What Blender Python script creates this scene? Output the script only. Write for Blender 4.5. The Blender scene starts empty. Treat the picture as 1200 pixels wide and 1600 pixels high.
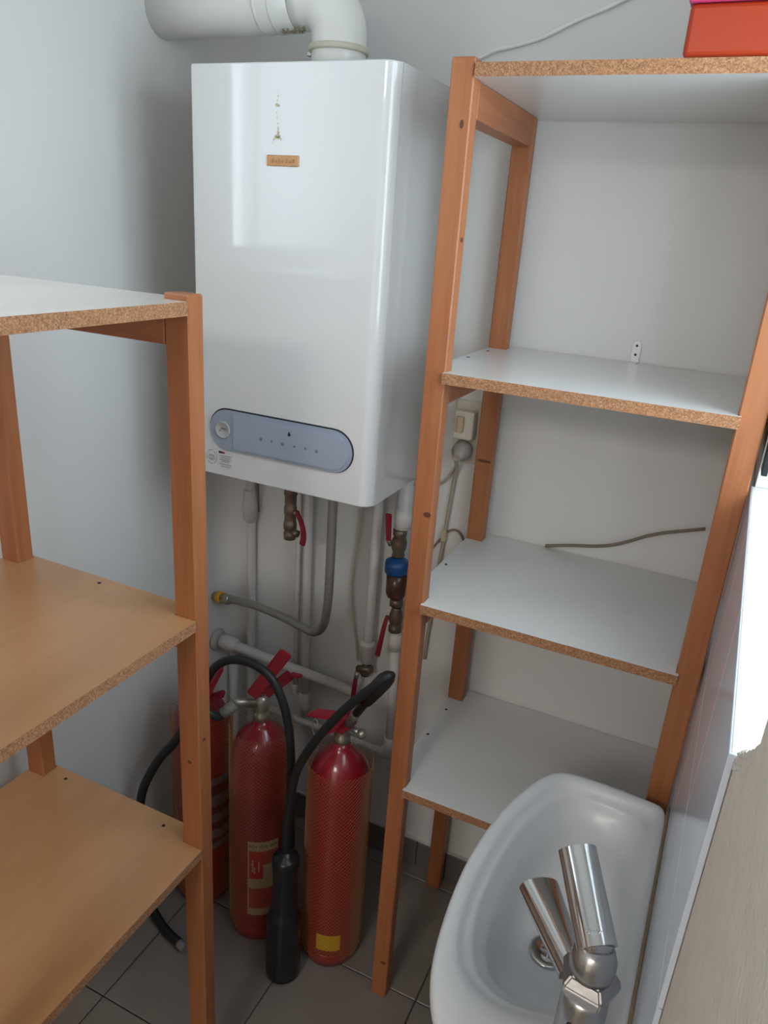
import bpy, bmesh, math, random
from mathutils import Vector, Matrix
random.seed(7)
S = bpy.context.scene
COL = S.collection

# ------------------------------------------------------------------ camera
cam_d = bpy.data.cameras.new('camera'); cam = bpy.data.objects.new('camera', cam_d); COL.objects.link(cam)
YAW, PITCH, ROLL, FPX = map(float, (23.7023, 20.7437, 4.1557, 1162.29))
y_, p_, r_ = map(math.radians, (YAW, PITCH, ROLL))
fwd = Vector((-math.sin(y_)*math.cos(p_), math.cos(y_)*math.cos(p_), -math.sin(p_)))
rt = Vector((math.cos(y_), math.sin(y_), 0)); up = rt.cross(fwd)
rt2 = math.cos(r_)*rt + math.sin(r_)*up; up2 = -math.sin(r_)*rt + math.cos(r_)*up
M = Matrix((rt2, up2, -fwd)).transposed().to_4x4(); M.translation = Vector((1.0429, -1.5317, 1.65))
cam.matrix_world = M
cam_d.sensor_fit = 'HORIZONTAL'; cam_d.sensor_width = 36; cam_d.lens = 36*FPX/1200
cam_d.clip_start = 0.005; cam_d.clip_end = 60
S.camera = cam
# ------------------------------------------------------------------ sky light and exposure
W = bpy.data.worlds.new('overcast_sky'); S.world = W; W.use_nodes = True
bg = W.node_tree.nodes['Background']; bg.inputs[0].default_value = (0.76, 0.90, 1.0, 1); bg.inputs[1].default_value = 7.9
S.view_settings.view_transform = 'Standard'; S.view_settings.look = 'None'
S.view_settings.gamma = 1; S.view_settings.use_curve_mapping = False
S.view_settings.exposure = -0.10
WIN_L = (-1.385, -0.755, 1.562, 2.25)     # opening in the left wall: y0 y1 z0 z1
WIN_R = (-0.63, 0.145, 1.335, 2.15)      # opening in the right wall, in that wall's own y
RW_LOC = (1.1085, -0.5, 0); RW_ROT = -0.018
def portal(name, loc, rot, sx, sy):
    d = bpy.data.lights.new(name, 'AREA'); d.shape = 'RECTANGLE'; d.size = sx; d.size_y = sy
    d.cycles.is_portal = True
    o = bpy.data.objects.new(name, d); COL.objects.link(o); o.location = loc; o.rotation_euler = rot
portal('window_portal', (-0.197, -1.07, 1.91), (0, math.radians(-90), 0), 0.70, 0.64)
portal('window_portal', (1.345, -0.74, 1.745), (0, math.radians(90), 0), 0.86, 0.82)
# fill lamp added in an invented hallway behind the camera, for the lower walls
HALL_FILL = dict(energy=50, col=(1.0, 0.94, 0.89), y=-3.35)
ld = bpy.data.lights.new('hallway_fill_light', 'AREA'); ld.shape = 'RECTANGLE'; ld.size = 0.9; ld.size_y = 0.9; ld.energy = HALL_FILL['energy']; ld.color = HALL_FILL['col']
lo_ = bpy.data.objects.new('hallway_fill_light', ld); COL.objects.link(lo_); lo_.location = (0.45, HALL_FILL['y'], 2.36)

# ------------------------------------------------------------------ helpers
def new_mat(name):
    m = bpy.data.materials.new(name); m.use_nodes = True
    return m, m.node_tree, m.node_tree.nodes['Principled BSDF']
def plain(name, col, rough=0.5, metal=0, coat=0, bump=0, bscale=200, var=0, vscale=6, spec=None):
    m, t, b = new_mat(name)
    b.inputs['Base Color'].default_value = (*col, 1); b.inputs['Roughness'].default_value = rough
    b.inputs['Metallic'].default_value = metal; b.inputs['Coat Weight'].default_value = coat
    b.inputs['Coat Roughness'].default_value = 0.06
    if spec is not None: b.inputs['Specular IOR Level'].default_value = spec
    tc = t.nodes.new('ShaderNodeTexCoord')
    if var:
        n = t.nodes.new('ShaderNodeTexNoise'); n.inputs['Scale'].default_value = vscale; n.inputs['Detail'].default_value = 5
        t.links.new(tc.outputs['Object'], n.inputs['Vector'])
        mx = t.nodes.new('ShaderNodeMix'); mx.data_type = 'RGBA'
        mx.inputs[6].default_value = (*[c*(1-var) for c in col], 1); mx.inputs[7].default_value = (*[min(1, c*(1+var)) for c in col], 1)
        t.links.new(n.outputs['Fac'], mx.inputs[0]); t.links.new(mx.outputs[2], b.inputs['Base Color'])
    if bump:
        n = t.nodes.new('ShaderNodeTexNoise'); n.inputs['Scale'].default_value = bscale; n.inputs['Detail'].default_value = 6
        t.links.new(tc.outputs['Object'], n.inputs['Vector'])
        bp = t.nodes.new('ShaderNodeBump'); bp.inputs['Strength'].default_value = bump; bp.inputs['Distance'].default_value = 0.002
        t.links.new(n.outputs['Fac'], bp.inputs['Height']); t.links.new(bp.outputs['Normal'], b.inputs['Normal'])
    return m
def grain(name, c1, c2, stretch, scale=18, rough=0.5, coat=0.1, fine=0.35):
    """wood: long streaks of two tones along the axis whose stretch is small"""
    m, t, b = new_mat(name)
    tc = t.nodes.new('ShaderNodeTexCoord'); mp = t.nodes.new('ShaderNodeMapping'); mp.inputs['Scale'].default_value = stretch
    oi = t.nodes.new('ShaderNodeObjectInfo')
    ad = t.nodes.new('ShaderNodeVectorMath'); ad.operation = 'ADD'
    sc = t.nodes.new('ShaderNodeVectorMath'); sc.operation = 'SCALE'; sc.inputs[3].default_value = 7.3
    cb = t.nodes.new('ShaderNodeCombineXYZ')
    for i in range(3): t.links.new(oi.outputs['Random'], cb.inputs[i])
    t.links.new(cb.outputs[0], sc.inputs[0]); t.links.new(tc.outputs['Object'], mp.inputs['Vector'])
    t.links.new(mp.outputs[0], ad.inputs[0]); t.links.new(sc.outputs[0], ad.inputs[1])
    n1 = t.nodes.new('ShaderNodeTexNoise'); n1.inputs['Scale'].default_value = scale; n1.inputs['Detail'].default_value = 4; n1.inputs['Distortion'].default_value = 0.6
    n2 = t.nodes.new('ShaderNodeTexNoise'); n2.inputs['Scale'].default_value = scale*6; n2.inputs['Detail'].default_value = 3
    for n in (n1, n2): t.links.new(ad.outputs[0], n.inputs['Vector'])
    r = t.nodes.new('ShaderNodeValToRGB'); r.color_ramp.elements[0].position = 0.32; r.color_ramp.elements[1].position = 0.68
    r.color_ramp.elements[0].color = (*c1, 1); r.color_ramp.elements[1].color = (*c2, 1)
    mm = t.nodes.new('ShaderNodeMix'); mm.inputs[0].default_value = fine
    t.links.new(n1.outputs['Fac'], mm.inputs[2]); t.links.new(n2.outputs['Fac'], mm.inputs[3])
    t.links.new(mm.outputs[0], r.inputs[0]); t.links.new(r.outputs[0], b.inputs['Base Color'])
    b.inputs['Roughness'].default_value = rough; b.inputs['Coat Weight'].default_value = coat; b.inputs['Coat Roughness'].default_value = 0.25
    return m
def chip(name):
    m, t, b = new_mat(name)
    tc = t.nodes.new('ShaderNodeTexCoord'); v = t.nodes.new('ShaderNodeTexVoronoi'); v.inputs['Scale'].default_value = 560
    n = t.nodes.new('ShaderNodeTexNoise'); n.inputs['Scale'].default_value = 240; n.inputs['Detail'].default_value = 5
    for x in (v, n): t.links.new(tc.outputs['Object'], x.inputs['Vector'])
    mm = t.nodes.new('ShaderNodeMix'); mm.inputs[0].default_value = 0.5
    sp = t.nodes.new('ShaderNodeSeparateColor'); t.links.new(v.outputs['Color'], sp.inputs[0])
    t.links.new(sp.outputs[0], mm.inputs[2]); t.links.new(n.outputs['Fac'], mm.inputs[3])
    r = t.nodes.new('ShaderNodeValToRGB'); cr = r.color_ramp
    cr.elements[0].position = 0.2; cr.elements[0].color = (0.24, 0.105, 0.05, 1)
    cr.elements[1].position = 0.8; cr.elements[1].color = (0.54, 0.29, 0.15, 1)
    e = cr.elements.new(0.5); e.color = (0.39, 0.19, 0.09, 1)
    t.links.new(mm.outputs[0], r.inputs[0]); t.links.new(r.outputs[0], b.inputs['Base Color'])
    bp = t.nodes.new('ShaderNodeBump'); bp.inputs['Distance'].default_value = 0.001; bp.inputs['Strength'].default_value = 0.7
    t.links.new(mm.outputs[0], bp.inputs['Height']); t.links.new(bp.outputs['Normal'], b.inputs['Normal'])
    b.inputs['Roughness'].default_value = 0.85
    return m
def glass_mat(name='window_glass', tint=1.0):
    m = bpy.data.materials.new(name); m.use_nodes = True; t = m.node_tree; t.nodes.clear()
    o = t.nodes.new('ShaderNodeOutputMaterial'); mx = t.nodes.new('ShaderNodeMixShader'); mx.inputs[0].default_value = 0.06
    tr = t.nodes.new('ShaderNodeBsdfTransparent'); tr.inputs[0].default_value = (tint, tint, tint, 1); gl = t.nodes.new('ShaderNodeBsdfGlossy'); gl.inputs['Roughness'].default_value = 0.02
    t.links.new(tr.outputs[0], mx.inputs[1]); t.links.new(gl.outputs[0], mx.inputs[2]); t.links.new(mx.outputs[0], o.inputs[0])
    return m

def bm_new(): return bmesh.new()
def add_box(bm, lo, hi, bev=0, mi=0, seg=1):
    lo, hi = Vector(lo), Vector(hi)
    vs = [bm.verts.new((x, y, z)) for x in (lo.x, hi.x) for y in (lo.y, hi.y) for z in (lo.z, hi.z)]
    fs = []
    for q in ((0,1,3,2), (4,6,7,5), (0,4,5,1), (2,3,7,6), (0,2,6,4), (1,5,7,3)):
        f = bm.faces.new([vs[i] for i in q]); f.material_index = mi; fs.append(f)
    if bev:
        es = list({e for f in fs for e in f.edges})
        bmesh.ops.bevel(bm, geom=es, offset=bev, segments=seg, affect='EDGES', profile=0.5)
    return fs
def frame_of(d):
    d = d.normalized(); a = Vector((0,0,1)) if abs(d.z) < 0.9 else Vector((1,0,0))
    u = d.cross(a).normalized(); return u, d.cross(u).normalized()
def catmull(pts, n=8):
    P = [Vector(p) for p in pts]; P = [2*P[0]-P[1]] + P + [2*P[-1]-P[-2]]; out = []
    for i in range(1, len(P)-2):
        for k in range(n):
            t = k/n; a, b, c, d = P[i-1:i+3]
            out.append(0.5*((2*b) + (c-a)*t + (2*a-5*b+4*c-d)*t*t + (3*b-a-3*c+d)*t**3))
    out.append(P[-2]); return out
def add_tube(bm, pts, r, seg=12, mi=0, cap=True):
    P = [Vector(p) for p in pts]; R = r if isinstance(r, (list, tuple)) else [r]*len(P)
    if len(R) != len(P): R = [R[min(len(R)-1, int(i*len(R)/len(P)))] for i in range(len(P))]
    u = None; rings = []
    for i, p in enumerate(P):
        d = (P[min(i+1, len(P)-1)] - P[max(i-1, 0)]).normalized()
        if u is None: u, v = frame_of(d)
        else:
            u = (u - d*u.dot(d)).normalized(); v = d.cross(u)
        rings.append([bm.verts.new(p + R[i]*(math.cos(2*math.pi*k/seg)*u + math.sin(2*math.pi*k/seg)*v)) for k in range(seg)])
    for a, b in zip(rings, rings[1:]):
        for k in range(seg):
            f = bm.faces.new((a[k], a[(k+1) % seg], b[(k+1) % seg], b[k])); f.smooth = True; f.material_index = mi
    if cap:
        for rg, fl in ((rings[0], True), (rings[-1], False)):
            f = bm.faces.new(rg[::-1] if fl else rg); f.material_index = mi
def add_lathe(bm, prof, c, axis=(0,0,1), seg=32, mi=0):
    """prof: list of (radius, height) along the axis"""
    c = Vector(c); ax = Vector(axis).normalized(); u, v = frame_of(ax); rings = []
    for r, h in prof:
        if r < 1e-6: rings.append([bm.verts.new(c + ax*h)])
        else: rings.append([bm.verts.new(c + ax*h + r*(math.cos(2*math.pi*k/seg)*u + math.sin(2*math.pi*k/seg)*v)) for k in range(seg)])
    for a, b in zip(rings, rings[1:]):
        for k in range(seg):
            k2 = (k+1) % seg
            q = [a[0], b[k2], b[k]] if len(a) == 1 else ([a[k], a[k2], b[0]] if len(b) == 1 else [a[k], a[k2], b[k2], b[k]])
            if len(a) == 1 and len(b) == 1: continue
            f = bm.faces.new(q); f.smooth = True; f.material_index = mi
    for rg in (rings[0], rings[-1]):
        if len(rg) > 1:
            f = bm.faces.new(rg); f.material_index = mi
def add_prism(bm, poly, z0, z1, side_mi=0, mi=0):
    a = [bm.verts.new((x, y, z0)) for x, y in poly]; b = [bm.verts.new((x, y, z1)) for x, y in poly]
    f = bm.faces.new(a[::-1]); f.material_index = mi; f = bm.faces.new(b); f.material_index = mi
    n = len(poly)
    for i in range(n):
        f = bm.faces.new((a[i], a[(i+1) % n], b[(i+1) % n], b[i])); f.material_index = side_mi
def obj(name, bm, mats, parent=None, kind=None, label=None, loc=None, recalc=True):
    if recalc: bmesh.ops.recalc_face_normals(bm, faces=bm.faces)
    me = bpy.data.meshes.new(name)
    off = Vector(parent['_base']) if parent is not None and '_base' in parent else (Vector(loc) if loc else None)
    if off is not None: bmesh.ops.translate(bm, verts=bm.verts, vec=-off)
    bm.to_mesh(me); bm.free()
    for m in (mats if isinstance(mats, (list, tuple)) else [mats]): me.materials.append(m)
    o = bpy.data.objects.new(name, me); COL.objects.link(o)
    if parent is not None:
        o.parent = parent
        if '_base' in parent: o['_base'] = parent['_base']
    elif loc: o.location = loc; o['_base'] = loc
    if kind: o['kind'] = kind
    if label: o['label'] = label
    return o
def tag(o, label, cat, group=None):
    o['label'] = label; o['category'] = cat
    if group: o['group'] = group
    return o
def thing(name, label, cat, loc, group=None):
    o = bpy.data.objects.new(name, None); COL.objects.link(o); o.location = loc; o['_base'] = loc; o.empty_display_size = 0.05
    return tag(o, label, cat, group)
def tube_obj(name, pts, r, mat, parent=None, seg=12, smooth=0, **k):
    bm = bm_new(); add_tube(bm, catmull(pts, smooth) if smooth else pts, r, seg); return obj(name, bm, mat, parent, **k)
def box_obj(name, lo, hi, mat, parent=None, bev=0, seg=1, **k):
    bm = bm_new(); add_box(bm, lo, hi, bev, 0, seg); return obj(name, bm, mat, parent, **k)
def lathe_obj(name, prof, c, mat, parent=None, axis=(0,0,1), seg=32, **k):
    bm = bm_new(); add_lathe(bm, prof, c, axis, seg); return obj(name, bm, mat, parent, **k)

# ------------------------------------------------------------------ materials
wallm = plain('wall_paint', (0.76, 0.755, 0.735), 0.85, bump=0.12, bscale=180, var=0.03, vscale=3)
ceilm = plain('ceiling_paint', (0.80, 0.80, 0.79), 0.9)
beige = plain('beige_plaster', (0.66, 0.59, 0.50), 0.9, bump=0.9, bscale=260, var=0.10, vscale=40)
white = plain('white_gloss_paint', (0.82, 0.83, 0.83), 0.35, bump=0.1, bscale=60)
pipem = plain('pipe_paint', (0.66, 0.63, 0.60), 0.45, var=0.1, vscale=14)
enamel = plain('boiler_enamel', (0.76, 0.77, 0.77), 0.4, coat=1.0, bump=0.0)
fluem = plain('flue_enamel', (0.80, 0.80, 0.76), 0.35, coat=0.3)
melam = plain('white_melamine', (0.74, 0.74, 0.72), 0.28, coat=0.2)
pine = grain('pine_wood', (0.35, 0.110, 0.038), (0.46, 0.178, 0.068), (1.6, 1.6, 0.10), 26)
pine_y = grain('pine_wood_crossbar', (0.32, 0.098, 0.034), (0.43, 0.158, 0.060), (1.6, 0.12, 1.6), 26)
pine_x = grain('pine_wood_crossbar_side', (0.32, 0.098, 0.034), (0.43, 0.158, 0.060), (0.12, 1.6, 1.6), 26)
beech = grain('beech_laminate', (0.47, 0.235, 0.098), (0.58, 0.315, 0.145), (1.0, 0.18, 1.0), 9, rough=0.3, coat=0.6, fine=0.15)
edge = chip('particle_board_edge')
beech_pale = grain('pale_beech_laminate', (0.76, 0.70, 0.62), (0.84, 0.79, 0.72), (1.0, 0.18, 1.0), 9, rough=0.3, coat=0.7, fine=0.15)  # paler tone of the beech laminate, top board only
knotm = plain('wood_knot', (0.13, 0.045, 0.02), 0.6)
tilef = plain('floor_tile_glaze', (0.23, 0.20, 0.175), 0.35, var=0.16, vscale=9, bump=0.1, bscale=90)
grout = plain('floor_grout', (0.09, 0.08, 0.07), 0.9)
skirt = plain('skirting_tile_glaze', (0.16, 0.14, 0.13), 0.4, var=0.1)
tilew = plain('wall_tile_glaze', (0.68, 0.75, 0.86), 0.13, spec=0.35)
chrome = plain('chrome', (0.62, 0.62, 0.61), 0.10, metal=1); chromed = plain('limescaled_chrome', (0.50, 0.50, 0.50), 0.30, metal=1, var=.12, vscale=50, bump=.2, bscale=120)
steel = plain('braided_steel', (0.42, 0.40, 0.36), 0.35, metal=0.9, bump=0.8, bscale=900)
zinc = plain('zinc_plate', (0.55, 0.56, 0.57), 0.4, metal=0.8)
brass = plain('dull_brass', (0.20, 0.15, 0.11), 0.45, metal=0.7, var=0.25, vscale=40)
nickel = plain('tarnished_nickel', (0.42, 0.40, 0.34), 0.35, metal=0.8)
redp = plain('red_extinguisher_paint', (0.27, 0.009, 0.020), 0.3, coat=0.5)
redh = plain('red_plastic', (0.38, 0.02, 0.035), 0.4)
redlev = plain('red_valve_lever', (0.27, 0.012, 0.028), 0.45)
blackr = plain('black_rubber', (0.012, 0.014, 0.015), 0.45, bump=0.3, bscale=300)
blackp = plain('black_plastic', (0.012, 0.013, 0.016), 0.3)
netm = plain('yellow_net', (0.34, 0.15, 0.03), 0.5)
ceram = plain('white_ceramic', (0.74, 0.76, 0.77), 0.36, coat=0.1)
orange = plain('orange_plastic', (0.37, 0.030, 0.003), 0.35)
pink = plain('pink_plastic', (0.55, 0.05, 0.15), 0.4)
bluep = plain('blue_plastic', (0.01, 0.07, 0.22), 0.4)
bowlm = plain('brown_filter_bowl', (0.075, 0.03, 0.02), 0.25)
creamp = plain('cream_plastic', (0.66, 0.60, 0.50), 0.4)
cream_l = plain('cream_plug', (0.55, 0.44, 0.28), 0.4)
cablew = plain('white_cable', (0.84, 0.84, 0.82), 0.5)
cableb = plain('beige_cable', (0.42, 0.36, 0.28), 0.55)
cabled = plain('brown_cable', (0.22, 0.17, 0.13), 0.55)
panelm = plain('blue_grey_panel', (0.33, 0.385, 0.485), 0.35, coat=0.3)
panel2 = plain('blue_grey_flap', (0.355, 0.41, 0.52), 0.3, coat=0.3)
darkg = plain('dark_gap', (0.02, 0.022, 0.025), 0.6)
greyd = plain('grey_print', (0.20, 0.20, 0.21), 0.7)
gauge = plain('gauge_face', (0.46, 0.46, 0.46), 0.3, coat=0.5)
badge = plain('orange_badge', (0.52, 0.235, 0.05), 0.35, coat=0.3, var=0.25, vscale=60)
stain = plain('yellow_glue', (0.64, 0.57, 0.41), 0.7, var=0.25, vscale=90)
lab_c = plain('cream_label', (0.50, 0.38, 0.24), 0.6)
lab_r = plain('red_label_print', (0.55, 0.02, 0.03), 0.55)
lab_o = plain('faded_red_print', (0.42, 0.06, 0.05), 0.55)
lab_y = plain('yellow_label', (0.60, 0.38, 0.02), 0.5)
lab_w = plain('grey_label', (0.20, 0.15, 0.17), 0.5)
tapey = plain('yellow_tape', (0.80, 0.42, 0.02), 0.5)
seal = plain('yellowed_sealant', (0.30, 0.22, 0.13), 0.6, var=0.4, vscale=60)
foam = plain('brown_sealing_foam', (0.30, 0.26, 0.18), 0.8, var=0.4, vscale=80)
glassm = glass_mat(); glasst = glass_mat('tinted_window_glass', 0.66)
doorm = plain('door_paint', (0.70, 0.69, 0.66), 0.45)

# ------------------------------------------------------------------ room shell
XL, XR, YB, YN, ZC = -0.092, 1.108, 0.0, -2.45, 2.55
def struct(name, bm, m, **k): return obj(name, bm, m, kind='structure', **k)
bm = bm_new(); add_box(bm, (XL-0.25, YN-0.2, -0.12), (1.45, 0.2, -0.006)); floor = struct('floor', bm, grout)
xs = [-0.243+0.314*i for i in range(6)]; ys = [0.273-0.32*i for i in range(10)]
for i in range(len(xs)-1):
    for j in range(len(ys)-1):
        x0, x1 = max(xs[i]+.0015, XL+.001), min(xs[i+1]-.0015, 1.13); y1, y0 = min(ys[j]-.0015, -0.001), max(ys[j+1]+.0015, YN)
        if x1-x0 < .01 or y1-y0 < .01: continue
        dz = random.uniform(-.0004, .0004)
        box_obj('tile', (x0, y0, -0.006), (x1, y1, dz), tilef, floor, bev=0.0012)
bm = bm_new(); add_box(bm, (XL-0.25, YN-0.2, ZC), (1.45, 0.2, ZC+0.1)); struct('ceiling', bm, ceilm)
bm = bm_new(); add_box(bm, (XL-0.25, YB, -0.12), (1.45, 0.2, ZC)); struct('wall_back', bm, wallm)
# left wall with window opening
bm = bm_new(); y0, y1, z0, z1 = WIN_L
add_box(bm, (XL-.10, YN, -.1), (XL, 0, z0)); add_box(bm, (XL-.10, YN, z1), (XL, 0, ZC))
add_box(bm, (XL-.10, YN, z0), (XL, y0, z1)); add_box(bm, (XL-.10, y1, z0), (XL, 0, z1))
struct('wall_left', bm, wallm)
bm = bm_new(); cr = .06; A = [(XL, 0), ]
for k in range(13):
    a = math.pi/2*k/12; A.append((XL+cr-cr*math.sin(a), -cr+cr*math.cos(a)))
A = [(XL, 0)] + [(XL+cr-cr*math.sin(math.pi/2*k/12), -cr+cr*math.cos(math.pi/2*k/12)) for k in range(13)]
va = [bm.verts.new((x, y, 0)) for x, y in A]; vb = [bm.verts.new((x, y, ZC)) for x, y in A]
for k in range(1, 13):
    f = bm.faces.new((va[k], va[k+1], vb[k+1], vb[k])); f.smooth = True
bm.verts.remove(va[0]); bm.verts.remove(vb[0]); struct('trim_1', bm, wallm)
def window(name, x0, x1, y0, y1, z0, z1, gx, casements=2, gm=None):
    w = bpy.data.objects.new(name, None); COL.objects.link(w); w['kind'] = 'structure'
    b = 0.024 if casements == 3 else 0.045; bm = bm_new()
    add_box(bm, (x0, y0, z0), (x1, y0+b, z1), .003); add_box(bm, (x0, y1-b, z0), (x1, y1, z1), .003)
    add_box(bm, (x0, y0+b, z0), (x1, y1-b, z0+b), .003); add_box(bm, (x0, y0+b, z1-b), (x1, y1-b, z1), .003)
    obj('window_frame', bm, white, w)
    if casements == 2:
        ym = (y0+y1)/2; box_obj('mullion', (x0, ym-.02, z0+b), (x1, ym+.02, z1-b), white, w, .003)
        panes = ((y0+b, ym-.02), (ym+.02, y1-b))
    elif casements == 3:
        ym = y1-b-.12; box_obj('mullion', (x0, ym-.006, z0+b), (x1, ym+.006, z1-b), white, w, .002)
        panes = ((y0+b, ym-.006), (ym+.006, y1-b))
    else: panes = ((y0+b, y1-b),)
    for a, c in panes: box_obj('pane', (gx-.002, a, z0+b), (gx+.002, c, z1-b), glassm if c-a < .2 else (gm or glassm), w)
    return w
w1 = window('window_1', XL-.075, XL-.03, WIN_L[0]+.001, WIN_L[1]-.001, WIN_L[2]+.001, WIN_L[3]-.001, XL-.05, 3, glasst)
box_obj('sill', (XL-.099, WIN_L[0]+.002, WIN_L[2]+.0005), (XL-.076, WIN_L[1]-.002, WIN_L[2]+.012), white, w1, .003)
# near wall behind the camera; its open doorway is added to admit fill light
bm = bm_new(); add_box(bm, (XL-.25, YN-.15, -.1), (0.15, YN, ZC)); add_box(bm, (0.95, YN-.15, -.1), (1.45, YN, ZC)); add_box(bm, (0.15, YN-.15, 2.42), (0.95, YN, ZC))
struct('wall_near', bm, wallm)
d1 = bpy.data.objects.new('added_door', None); COL.objects.link(d1); d1['kind'] = 'structure'
bm = bm_new(); add_box(bm, (0.152, YN-.15, 0.001), (0.168, YN+.01, 2.418)); add_box(bm, (0.932, YN-.15, 0.001), (0.948, YN+.01, 2.418)); add_box(bm, (0.168, YN-.15, 2.40), (0.932, YN+.01, 2.418))
obj('door_frame', bm, white, d1)
box_obj('door_leaf', (0.172, YN-.93, 0.008), (0.208, YN-.155, 2.39), doorm, d1, .003)
bm = bm_new(); add_tube(bm, [(0.208, YN-.85, 1.02), (0.255, YN-.85, 1.02)], .01); add_tube(bm, [(0.255, YN-.85, 1.02), (0.255, YN-.74, 1.02)], .009); obj('door_handle', bm, zinc, d1)
hallm = plain('added_hall_paint', (0.84, 0.81, 0.76), 0.85)  # unseen hallway, invented to hold the fill lamp and bounce its light
bm = bm_new(); add_box(bm, (-.9, -4.55, -.12), (1.9, YN-.2, 0)); struct('floor_added_hall', bm, plain('added_hall_floor', (.42, .30, .20), .4))
bm = bm_new(); add_box(bm, (-.9, -4.7, 0), (1.9, -4.55, ZC)); struct('wall_added_hall_end', bm, hallm)
bm = bm_new(); add_box(bm, (-1.0, -4.7, 0), (-.9, YN-.15, ZC)); struct('wall_added_hall_left', bm, hallm)
bm = bm_new(); add_box(bm, (1.9, -4.7, 0), (2.0, YN-.15, ZC)); struct('wall_added_hall_right', bm, hallm)
bm = bm_new(); add_box(bm, (-.9, YN-.15, 0), (XL-.25, YN-.05, ZC)); add_box(bm, (1.45, YN-.15, 0), (1.9, YN-.05, ZC)); struct('wall_added_hall_near', bm, hallm)
bm = bm_new(); add_box(bm, (-.9, -4.7, ZC), (1.9, YN-.2, ZC+.1)); struct('ceiling_added_hall', bm, ceilm)
hl = thing('fill_light_body', 'added square fill light in the invented hallway behind the viewer', 'lamp', (.45, HALL_FILL['y'], 2.37))  # box body of the added hallway fill lamp
box_obj('fill_light_housing', (-.02, HALL_FILL['y']-.47, 2.37), (.92, HALL_FILL['y']+.47, 2.549), white, hl, .004)

# right wall: everything in the wall's own frame (x into the wall, y along it), then turned by one degree
def place_rw(o): o.location = RW_LOC; o.rotation_euler = (0, 0, RW_ROT); return o
bm = bm_new(); y0, y1, z0, z1 = WIN_R
add_box(bm, (.005, YN+.5, -.1), (.23, .52, z0-.006)); add_box(bm, (.005, YN+.5, z1+.004), (.23, .52, ZC))
add_box(bm, (.005, YN+.5, z0-.006), (.23, y0-.004, z1+.004), 0); add_box(bm, (.005, y1+.004, z0-.006), (.23, .52, z1+.004))
prof = [(y0+.082, z0-.008), (y0+.081, z0+.003)] + [(y0+.078-.082*k/14, z0+.005+.062*(k/14)**1.1+random.uniform(-.0012, .0012)) for k in range(15)] + [(y0-.006, z0+.075), (y0-.006, z0-.008)]
fa_ = [bm.verts.new((.0052, y, z)) for y, z in prof]; fb_ = [bm.verts.new((.149, y, z)) for y, z in prof]
bm.faces.new(fa_); bm.faces.new(fb_[::-1])
for k in range(len(prof)): bm.faces.new((fa_[k], fb_[k], fb_[(k+1) % len(prof)], fa_[(k+1) % len(prof)]))
wr = place_rw(struct('wall_right', bm, [beige]))
tz = [0.0, 0.085, 0.335, 0.585, 0.835, 1.085, 1.335]; ty = [-0.548, -0.30, -0.05, 0.20, 0.495]
for i in range(len(ty)-1):
    for j in range(len(tz)-1):
        z_a, z_b = tz[j]+(.0008 if j else 0.002), tz[j+1]-.0008
        box_obj('tile', (0, ty[i]+.0006, z_a), (.0045, ty[i+1]-.0006, z_b-(.0 if j < 5 else 0)), tilew, wr, .0006)
w2 = place_rw(window('window_2', .15, .21, y0+.001, y1-.001, z0+.001, z1-.001, .18, 2))
box_obj('sill', (.0005, y0+.083, z0-.006), (.149, y1, z0), white, w2, .0015)
bm = bm_new(); add_box(bm, (.0055, y0-.0035, z0), (.149, y0, z1)); add_box(bm, (.0055, y1, z0), (.149, y1+.0035, z1)); add_box(bm, (.0055, y0, z1), (.149, y1, z1+.0035)); obj('reveal', bm, white, w2)
# worn corner of the plaster under the near end of the sill
bm = bm_new()
for k in range(22):
    u_ = random.random()**1.3; c = Vector((.0060+random.uniform(0, .002), y0+.078-u_*.06, z0+.002+u_*.040+random.uniform(-.010, .003)))
    s = random.uniform(.0015, .0042)
    bmesh.ops.create_icosphere(bm, subdivisions=1, radius=s, matrix=Matrix.Translation(c) @ Matrix.Rotation(k, 4, 'X') @ Matrix.Scale(.6, 4, (0, 1, 0)))
obj('crumbled_plaster', bm, plain('crumbled_plaster_grey', (0.48, 0.46, 0.43), 0.9), wr, label='crumbling corner of plaster')
# skirting tiles along the back wall and left wall
bb = bpy.data.objects.new('baseboard_back', None); COL.objects.link(bb); bb['kind'] = 'structure'
x = XL+.010
while x < 1.09:
    box_obj('tile', (x+.001, -.009, .001), (min(x+.313, 1.105), -.0005, .086), skirt, bb, .0015); x += .314
box_obj('joint', (XL+.001, -.0075, .0865), (1.11, -.0005, .0895), pipem, bb)
bl = bpy.data.objects.new('baseboard_left', None); COL.objects.link(bl); bl['kind'] = 'structure'
y = -.010
while y > -2.2:
    box_obj('tile', (XL+.0005, y-.313, .001), (XL+.009, y-.001, .086), skirt, bl, .0015); y -= .314

# ------------------------------------------------------------------ shelving racks
def knot(parent, face, u, v, a=.006, b=.0035):
    """flat oval knot on a post; face = ('x'|'y', position, outward sign)"""
    ax, pos, sg = face; n = 12; bm = bm_new(); rings = []
    for h in (0, .0004):
        rg = []
        for k in range(n):
            du, dv = a*math.cos(2*math.pi*k/n), b*math.sin(2*math.pi*k/n)
            rg.append(bm.verts.new((pos+sg*h, u+du, v+dv) if ax == 'x' else (u+du, pos+sg*h, v+dv)))
        rings.append(rg)
    bm.faces.new(rings[1]); bm.faces.new(rings[0][::-1])
    for k in range(n): bm.faces.new((rings[0][k], rings[0][(k+1) % n], rings[1][(k+1) % n], rings[1][k]))
    return obj('knot', bm, knotm, parent)
def screw(parent, x, y, z):
    lathe_obj('screw', [(0, .0008), (.0028, .0008), (.0034, 0.0), (.0034, -.002)], (x, y, z), darkg, parent, seg=10)
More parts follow.
